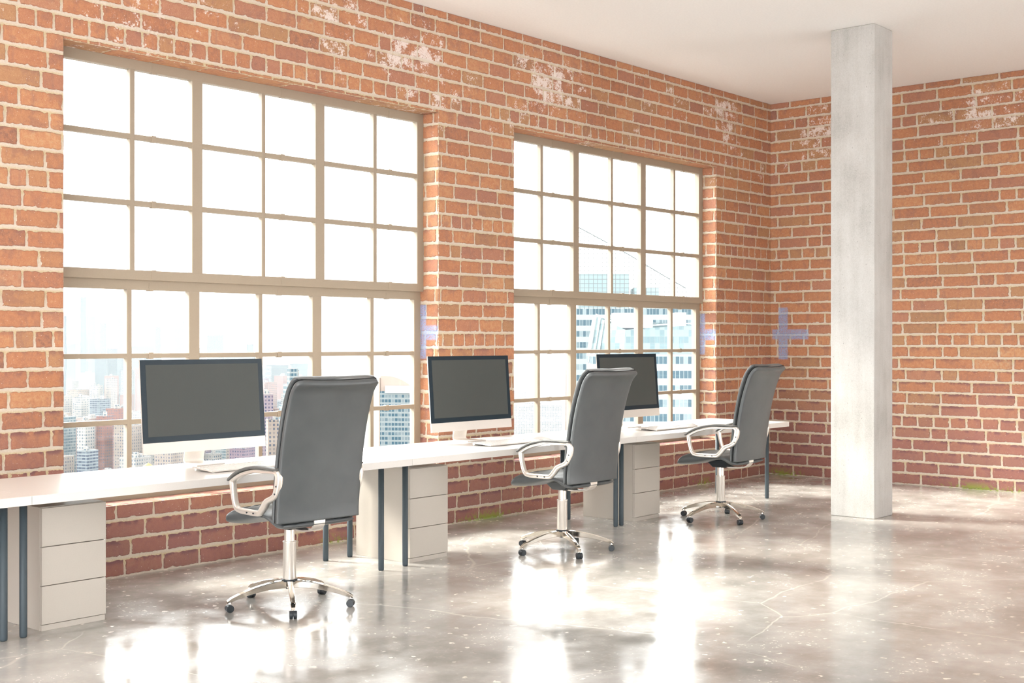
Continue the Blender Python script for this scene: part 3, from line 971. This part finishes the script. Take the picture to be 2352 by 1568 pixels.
    for s in (-1, 1):
        vs, fs = [], []
        n = 76
        x0, x1 = 0.257, 0.291
        cs = []
        for (oy, oz), (iy, iz) in zip(O, I):
            def L(t, x): return (s * x, oy + (iy - oy) * t, oz + (iz - oz) * t)
            b = 0.006
            cs.append([L(0.02, x0 + b), L(0.0, x0 + 0.017), L(0.02, x1 - b), L(0.14, x1 - 0.001), L(0.30, x1), L(0.42, x1 - 0.003), L(0.58, x1 - 0.003), L(0.70, x1), L(0.86, x1 - 0.001),
                       L(0.98, x1 - b), L(1.0, x0 + 0.017), L(0.98, x0 + b), L(0.86, x0), L(0.14, x0)])
        m = len(cs[0])
        vs = [p for c in cs for p in c]
        for k in range(n):
            for i in range(m):
                j = (i + 1) % m
                kk = (k + 1) % n
                fs.append((k * m + i, k * m + j, kk * m + j, kk * m + i))
        af = link('arm_frame', vs, fs, M['satin'], root, smooth=True)
        # pad along the top
        top = catmull([(0.186, 0.722), (0.170, 0.738), (0.12, 0.768), (0.055, 0.794), (-0.03, 0.813), (-0.10, 0.820), (-0.18, 0.821), (-0.25, 0.819), (-0.292, 0.818)], 30)
        secs = []
        for i, (y, z) in enumerate(top):
            y0, z0 = top[max(i - 1, 0)]; y1, z1 = top[min(i + 1, len(top) - 1)]
            d = Vector((y1 - y0, z1 - z0)).normalized()
            nn = Vector((-d.y, d.x))
            if nn.y < 0: nn = -nn
            th = 0.018 if i > 1 else 0.010
            if i > 26: th = 0.012
            hw = 0.026 if i > 1 else 0.022
            c = 0.2745
            ring = []
            for q in range(16):
                a = 2 * PI * q / 16
                u = math.copysign(abs(math.cos(a)) ** 0.5, math.cos(a)) * hw
                w = math.copysign(abs(math.sin(a)) ** 0.6, math.sin(a)) * th / 2 - th / 2
                ring.append((s * (c + u), y + nn.x * w, z + nn.y * w))
            secs.append(ring)
        vs, fs = loft(secs)
        link('arm_pad', vs, fs, M['pad'], af, smooth=True)
        for (y, z) in ((-0.008, 0.557), (-0.071, 0.558), (-0.288, 0.722), (-0.275, 0.680)):
            mb = MB(); mb.cyl((s * (x1 - 0.004), y, z), (s * (x1 + 0.002), y, z), 0.0052, 0.0046, 14)
            mb.build('screw', M['black'], af)
    return root
ch = office_chair()
for i, (x, th, lab) in enumerate([(4.618, -4, 'nearest grey leather office chair, at the desk before the left window'),
                                  (7.103, 0, 'middle grey leather office chair, half in front of the right window'),
                                  (9.248, 4, 'farthest grey leather office chair, next to the end of the desk row')]):
    o = ch if i == 0 else copy_tree(ch)
    o.location = (x, 5.66, 0)
    o.rotation_euler = (0, 0, math.radians(th))
    tag(o, lab, 'chair', 'high-backed office chairs along the desks')
    for c in [q for q in bpy.data.objects if q.parent == o and q.name.startswith('base_leg')]:
        c.rotation_euler[2] -= math.radians(th)

#CITY#
# ---------------------------------------------------------------- the city beyond the glass
GZ = -170.0
CITY_K = 0.24
def city_mat(name, wall, glass, fw, fh, ww, wh, roof=None, gloss=0.35):
    t = NT(name)
    tc = t.n('ShaderNodeTexCoord')
    sep = t.n('ShaderNodeSeparateXYZ', inp={0: tc.outputs['Object']})
    ns = t.n('ShaderNodeSeparateXYZ', inp={0: tc.outputs['Normal']})
    ax = t.math('GREATER_THAN', t.math('ABSOLUTE', ns.outputs[0]), 0.6)
    up = t.math('GREATER_THAN', ns.outputs[2], 0.6)
    u = t.math('ADD', t.math('MULTIPLY', sep.outputs[1], ax), t.math('MULTIPLY', sep.outputs[0], t.math('SUBTRACT', 1.0, ax)))
    uu = t.math('DIVIDE', u, fw * 0.72); zz = t.math('DIVIDE', sep.outputs[2], fh * 0.72)
    fu = t.math('FRACT', uu); fz = t.math('FRACT', zz)
    wu = t.math('LESS_THAN', t.math('ABSOLUTE', t.math('SUBTRACT', fu, 0.5)), ww / 2)
    wz = t.math('LESS_THAN', t.math('ABSOLUTE', t.math('SUBTRACT', fz, 0.5)), wh / 2)
    w = t.math('MULTIPLY', t.math('MULTIPLY', wu, wz), t.math('SUBTRACT', 1.0, up))
    cell = t.n('ShaderNodeCombineXYZ', inp={0: t.math('FLOOR', uu), 1: t.math('FLOOR', zz), 2: ax})
    wn = t.n('ShaderNodeTexWhiteNoise', inp={0: cell.outputs[0]})
    oi = t.n('ShaderNodeObjectInfo')
    wc = t.mix(t.rng(oi.outputs['Random'], 0.0, 1.0, 0.0, 0.12 if name.startswith('dark') else 0.45), wall, (0.75, 0.72, 0.68, 1))
    wc = t.mix(up, wc, roof or (0.62, 0.63, 0.62, 1))
    gc = t.mix(t.rng(wn.outputs[0], 0.4, 1.0, 0.0, 0.7), glass, wall)
    dk = t.mix(1.0, t.mix(w, wc, gc), (CITY_K, CITY_K, CITY_K, 1), 'MULTIPLY')
    t.l(dk, t.b.inputs['Base Color'])
    t.b.inputs['Roughness'].default_value = 0.7
    t.b.inputs['Specular IOR Level'].default_value = 0.3
    return t.m
CM = [city_mat('pale_stone_facade', (0.55, 0.44, 0.37, 1), (0.10, 0.13, 0.20, 1), 3.4, 3.6, 0.45, 0.55),
      city_mat('red_brick_facade', (0.46, 0.18, 0.14, 1), (0.10, 0.15, 0.26, 1), 3.0, 3.4, 0.4, 0.5),
      city_mat('teal_glass_facade', (0.46, 0.52, 0.53, 1), (0.06, 0.17, 0.24, 1), 2.6, 3.6, 0.8, 0.62),
      city_mat('purple_grey_facade', (0.36, 0.24, 0.31, 1), (0.05, 0.07, 0.18, 1), 3.2, 3.5, 0.5, 0.5),
      city_mat('white_render_facade', (0.66, 0.62, 0.58, 1), (0.14, 0.22, 0.30, 1), 4.0, 3.8, 0.5, 0.5),
      city_mat('blue_strip_facade', (0.30, 0.38, 0.44, 1), (0.03, 0.07, 0.15, 1), 5.0, 3.4, 0.9, 0.55)]
CM.append(city_mat('dark_curtain_wall', (0.10, 0.16, 0.19, 1), (0.04, 0.09, 0.13, 1), 3.0, 4.0, 0.7, 0.6, roof=(0.2, 0.22, 0.23, 1)))
M['towertan'] = plain('tan_stone', (0.20, 0.155, 0.13, 1), 0.8, gscale=0.4)
M['towerteal'] = plain('pale_teal_cladding', (0.15, 0.20, 0.21, 1), 0.6, gscale=0.2)
M['darkroof'] = plain('dark_roof', (0.015, 0.025, 0.04, 1), 0.8, gscale=0.2)
M['lattice'] = plain('grey_steel_lattice', (0.06, 0.068, 0.07, 1), 0.6, gscale=1)
M['whitesteel'] = plain('white_steel', (0.30, 0.315, 0.32, 1), 0.5, gscale=1)
M['ground'] = plain('city_ground', (0.08, 0.08, 0.085, 1), 0.9, gscale=0.01)
M['copper'] = plain('orange_tank_roof', (0.19, 0.062, 0.008, 1), 0.7, gscale=1)

def city_at(px, py, d):
    return EYE + FW * d + RT * ((px - 1176) / FPX * d) + Vector((0, 0, (784 - py) / FPX * d))

def block(px, d, w, ytop, mat, rot, label, group=None, depth=None, steps=0, kind=None):
    """one building: w metres wide, roof at the given height in the view, standing on the ground"""
    p = city_at(px, 784, d)
    top = 1.5 + (784 - ytop) / FPX * d
    dp = depth or w * 0.8
    root_z = GZ
    H = top - GZ
    o = MB()
    z = H
    if steps:
        o.box(-w / 2, w / 2, -dp / 2, dp / 2, 0, H * 0.86)
        o.box(-w * 0.34, w * 0.34, -dp * 0.34, dp * 0.34, H * 0.86 - 0.5, H * 0.94)
        o.box(-w * 0.2, w * 0.2, -dp * 0.2, dp * 0.2, H * 0.94 - 0.5, H)
    else:
        o.box(-w / 2, w / 2, -dp / 2, dp / 2, 0, H - 1)
        # parapet and roof sheds
        for (a, b, c, e) in ((-w / 2, w / 2, -dp / 2, -dp / 2 + .6), (-w / 2, w / 2, dp / 2 - .6, dp / 2), (-w / 2, -w / 2 + .6, -dp / 2, dp / 2), (w / 2 - .6, w / 2, -dp / 2, dp / 2)):
            o.box(a, b, c, e, H - 1.2, H)
    b = o.build('building', mat)
    b.location = (p.x, p.y, root_z)
    b.rotation_euler = (0, 0, rot)
    rm = MB()
    for _ in range(random.randint(1, 3)):
        a, c = random.uniform(-w * .3, w * .1), random.uniform(-dp * .3, dp * .1)
        rm.box(a, a + w * random.uniform(.12, .3), c, c + dp * random.uniform(.12, .3), H - 1.2 if not steps else H * 0.5, H + random.uniform(1.5, 4) if not steps else H - 1)
    rm.build('roof_shed', CM[4], b)
    tag(b, label, 'building', group)
    return b

GR = math.radians(18)
# far silhouettes on the horizon
sky = [(150, 5, 725), (193, 16, 682), (212, 34, 727), (238, 17, 742), (277, 14, 727), (352, 36, 768), (364, 14, 751), (414, 24, 738), (398, 14, 748),
       (497, 44, 770), (514, 40, 765), (575, 18, 790), (640, 60, 838), (165, 26, 790), (250, 60, 800), (330, 70, 795), (448, 50, 800), (560, 90, 812), (690, 50, 835)]
for q, (px, wpx, yt) in enumerate(sky):
    d = 2750 + 55 * ((q * 7) % 19)
    block(px, d, wpx * d / FPX * 0.85, yt, CM[6], GR * 0 + (YAW - PI / 2), 'faint high-rise on the horizon, almost lost in the white haze', 'far towers in the haze')
# tapering spire
p = city_at(324, 784, 4000)
mb = MB()
H = 1.5 + (784 - 600) / FPX * 4000 - GZ
for k in range(1):
    vs = [(-22, -22, 0), (22, -22, 0), (22, 22, 0), (-22, 22, 0), (-13, -13, H * .8), (13, -13, H * .8), (13, 13, H * .8), (-13, 13, H * .8), (0, 0, H)]
    mb.add(vs, [(0, 3, 2, 1), (0, 1, 5, 4), (1, 2, 6, 5), (2, 3, 7, 6), (3, 0, 4, 7), (4, 5, 8), (5, 6, 8), (6, 7, 8), (7, 4, 8)])
o = mb.build('skyscraper', CM[6]); o.location = (p.x, p.y, GZ)
tag(o, 'tallest tapering tower in the haze, second column of the left window', 'building')

# the sea of roofs below the horizon
rows = [1000, 1090, 1200, 1330, 1490, 1680, 1900, 2180, 2520]
rr = random.Random(3)
for d in rows:
    x = 110 + rr.uniform(0, 20)
    while x < 800:
        w = rr.uniform(10, 22) * (1 + (d - 1000) / 4500)
        wpx = w * FPX / d
        h = rr.uniform(58, 104) if rr.random() < 0.8 else rr.uniform(100, 118)
        if d == 1000: h = rr.uniform(66, 88)
        yt = 784 + (170 - h - (d - 1000) * 0.004) / d * FPX
        m = CM[rr.choice([0, 0, 1, 2, 3, 4, 4, 5])]
        near = d < 1350
        block(x + wpx / 2, d + rr.uniform(-10, 10), w, yt, m, GR + rr.choice([0, 0, 0.02]),
              'mid-rise block among the nearer city roofs below the left window' if near else 'small hazy block in the field of city roofs',
              'nearer city blocks' if near else 'hazy city blocks')
        x += wpx * 1.27 + (rr.uniform(1, 6) * FPX / d)
# named buildings seen through the left window
b = block(672, 760, 13, 846, CM[2], YAW - PI / 2 + 0.5, 'slim teal glass tower with stepped top, right of the left monitor', steps=1, depth=12)
b = block(613, 900, 8, 905, CM[3], YAW - PI / 2 + 0.3, 'dark narrow block right beside the left monitor')
b = block(640, 820, 15, 962, CM[0], YAW - PI / 2 + 0.3, 'pale stone block in front of the slim teal tower')
# tower with a curved stone crown
d = 700
p = city_at(914, 784, d)
w = 84 * d / FPX
H1 = 1.5 + (784 - 898) / FPX * d - GZ
H2 = 1.5 + (784 - 863) / FPX * d - GZ
root = empty('tower_block', (p.x, p.y, GZ), YAW - PI / 2 - 0.12, 'tower with rounded tan crown and gridded windows, right of the nearest chair', 'building')
mb = MB(); mb.box(-w / 2, w / 2, 0, 18, 0, H1); mb.build('wall', CM[2], root)
mb = MB(); n = 12
top = [(-w / 2 + w * i / n, H2 - (H2 - H1) * 0.95 * max(0, (i / n - 0.15) / 0.85) ** 2.0) for i in range(n + 1)]
vs = [(x, 1.0, z) for x, z in top] + [(w / 2, 1.0, H1 - 2), (-w / 2, 1.0, H1 - 2)]
vs += [(x, 17.0, z) for x, z in top] + [(w / 2, 17.0, H1 - 2), (-w / 2, 17.0, H1 - 2)]
m_ = n + 3
fs = [tuple(range(m_ - 1, -1, -1)), tuple(range(m_, 2 * m_))] + [(i, (i + 1) % m_, m_ + (i + 1) % m_, m_ + i) for i in range(m_)]
mb.add(vs, fs); mb.build('crown', M['towertan'], root)
mb = MB(); mb.box(-w / 2 + 3, w / 2 + 0.1, -0.6, 0.5, H1 - 1, H1 + 3.0); mb.build('ledge', M['whitesteel'], root)
mb = MB(); mb.box(-w / 2 - 0.9, -w / 2 - 0.1, 0, 17, 0, H2 - 1); mb.build('side_fin', M['towertan'], root)
# water tank with an orange cone
p = city_at(340, 784, 640)
zt = 1.5 + (784 - 1062) / FPX * 640
mb = MB(); mb.lathe([(2.2, 0), (2.2, 3.0)], 16); tk = mb.build('water_tank', CM[0]); tk.location = (p.x, p.y, zt - 4.6)
mb = MB(); mb.lathe([(2.6, 2.9), (0.05, 4.6)], 16); mb.build('tank_roof', M['copper'], tk)
mb = MB()
for a in (-1.3, 1.3):
    for c in (-1.3, 1.3): mb.box(a - .15, a + .15, c - .15, c + .15, GZ - (zt - 4.6), 0.05)
mb.build('stilt', M['darkroof'], tk)
tag(tk, 'small water tank with bright orange conical roof under the left monitor', 'water tank')

# glass towers close to the right window
YW = YAW - PI / 2
def flat_tower(px0, px1, d, ytop, depth, mat, label, name='tower_block'):
    p = city_at((px0 + px1) / 2, 784, d)
    w = (px1 - px0) / FPX * d
    H = 1.5 + (784 - ytop) / FPX * d - GZ
    root = empty(name, (p.x, p.y, GZ), YW, label, 'building')
    return root, w, H
FACA = city_mat('glass_office_facade', (0.60, 0.70, 0.72, 1), (0.10, 0.20, 0.26, 1), 1.5, 5.2, 0.90, 0.52, roof=(0.5, 0.55, 0.56, 1))
FACB = city_mat('gridded_pale_glass', (0.20, 0.33, 0.38, 1), (0.46, 0.60, 0.63, 1), 1.75, 2.4, 0.94, 0.96)
# back tower with lattice crown
d = 430.0
root, w, H = flat_tower(1322, 1604, d, 706, 30, FACA, 'broad glass office tower with lattice crown, filling the right window')
mb = MB(); mb.box(-w / 2, w / 2, 0, 30, 0, H); mb.build('wall', FACA, root)
mpp = d / FPX
def lx(px): return (px - (1322 + 1604) / 2) * mpp
def lz(py): return 1.5 + (784 - py) * mpp - GZ
mb = MB(); mb.box(lx(1330), lx(1448), 6, 24, H - 1, lz(626)); mb.build('plant_room', M['towerteal'], root)
mb = MB(); mb.box(lx(1462), lx(1520), 8, 24, H - 1, lz(658)); mb.build('plant_room', M['towerteal'], root)
mb = MB()
def slope(px):
    return interp([(1308, 500), (1312, 524), (1333, 524), (1400, 560), (1440, 582), (1520, 630), (1576, 662)], px)
x = 1322.0
while x <= 1578:
    mb.box(lx(x) - .1, lx(x) + .1, -0.1, 0.1, H - 0.5, lz(slope(x))); x += 10.2
y = 700.0
while y > 528:
    # horizontal rail as far as the slope allows
    xe = 1322
    while xe < 1578 and slope(xe + 2) < y: xe += 2
    if xe > 1326: mb.box(lx(1322), lx(xe), -0.08, 0.08, lz(y) - .1, lz(y) + .1)
    y -= 9.8
pts = [(1322, 521), (1333, 524), (1400, 560), (1440, 582), (1520, 630), (1576, 662)]
for (a, b), (c, e) in zip(pts, pts[1:]):
    mb.cyl((lx(a), 0, lz(b)), (lx(c), 0, lz(e)), 0.2, n=6)
mb.build('lattice_crown', M['lattice'], root)
mb = MB(); mb.cyl((lx(1311), 4, lz(690)), (lx(1311), 4, lz(505)), 0.35, 0.12, n=8); mb.cyl((lx(1308), 4, lz(700)), (lx(1306), 4, GZ - GZ), 0.5, n=8)
mb.build('mast', M['lattice'], root)
# lower faceted glass building in front
d = 330.0
mpp = d / FPX
root, w, H = flat_tower(1368, 1640, d, 752, 20, FACB, 'lower faceted pale glass building in front of the broad tower, in the right window')
cx0 = (1368 + 1640) / 2
def lx(px): return (px - cx0) * mpp
def lz(py): return 1.5 + (784 - py) * mpp - GZ
roofl = [(1374, 725), (1437, 757), (1530, 750), (1640, 746)]
vs = [(lx(a), (0 if i else 9), lz(b)) for i, (a, b) in enumerate(roofl)]
vs += [(lx(a + (-14 if i == 0 else (-4 if i == 1 else 0))), (0 if i else 9), lz(812)) for i, (a, b) in enumerate(roofl)]
vs += [(lx(1374), 24, lz(725)), (lx(1640), 24, lz(746)), (lx(1360), 24, lz(812)), (lx(1640), 24, lz(812))]
fs = [(4, 5, 1, 0), (5, 6, 2, 1), (6, 7, 3, 2), (8, 9, 11, 10), (4, 0, 8, 10), (7, 11, 9, 3)]
link('glass_skirt', vs, fs, FACB, root)
mb = MB(); mb.add([(lx(1380), 9.5, lz(752)), (lx(1437), 0.4, lz(762)), (lx(1640), 0.4, lz(752)), (lx(1640), 24, lz(752)), (lx(1380), 24, lz(752))], [(0, 1, 2, 3, 4)])
mb.build('roof_deck', M['darkroof'], root)
for a, c, y0, y1, yt in ((1418, 1475, 12, 20, 716), (1477, 1512, 13, 20, 722), (1560, 1586, 8, 14, 716)):
    mb = MB(); mb.box(lx(a), lx(c), y0, y1, lz(752), lz(yt)); mb.build('roof_shed', M['whitesteel'], root)
mb = MB()
for (a, b), (c, e) in zip(roofl, roofl[1:]):
    i = roofl.index((a, b)); ya = 9 if i == 0 else 0
    mb.cyl((lx(a), ya - .3, lz(b) + .6), (lx(c), -.3, lz(e) + .6), 0.16, n=6)
mb.build('railing', M['whitesteel'], root)
mb = MB()
for q, (a, c) in enumerate(((1374, 1352), (1383, 1362), (1391, 1372))):
    mb.cyl((lx(a), 8.6 - q * 1.2, lz(725 + q * 5)), (lx(c), 8.6 - q * 1.2, lz(860)), 0.14, n=6)
mb.build('glazing_rib', M['whitesteel'], root)
mb = MB()
mb.box(lx(1360), lx(1640), 0.2, 24, 0, lz(812)); mb.build('wall', FACA, root)
# thin tan tower and pale block behind the left panes of the right window
root, w, H = flat_tower(1289, 1309, 620, 800, 12, None, 'thin tan tower edge beside the broad glass tower')
mb = MB()
vs = [(w * .1, 0, H), (w * .5, 0, H), (w * .5, 10, H), (w * .1, 10, H), (-w * .5, 0, 0), (w * .5, 0, 0), (w * .5, 10, 0), (-w * .5, 10, 0)]
mb.add(vs, [(0, 1, 2, 3), (4, 7, 6, 5), (4, 5, 1, 0), (5, 6, 2, 1), (6, 7, 3, 2), (7, 4, 0, 3)])
mb.build('wall', CM[0], root)
b = block(1232, 2300, 90, 928, CM[4], YW, 'wide pale block low in the left panes of the right window, very hazy')
b = block(1192, 2600, 28, 898, CM[4], YW, 'pale hazy block at the left edge of the right window')

mb = MB(); mb.box(-9000, 12000, 60, 14000, GZ - 2, GZ)
struct(mb.build('ground', M['ground']))

# summer haze over the city
t = NT('city_haze'); t.t.nodes.remove(t.b)
vsn = t.n('ShaderNodeVolumeScatter', inp={'Color': (0.205, 0.22, 0.228, 1), 'Density': 0.00027, 'Anisotropy': 0.0})
t.l(vsn.outputs[0], t.out.inputs['Volume'])
mb = MB(); mb.box(-1500, 7500, 620, 7500, GZ + 0.5, 330)
hz = mb.build('haze', t.m)
struct(hz)
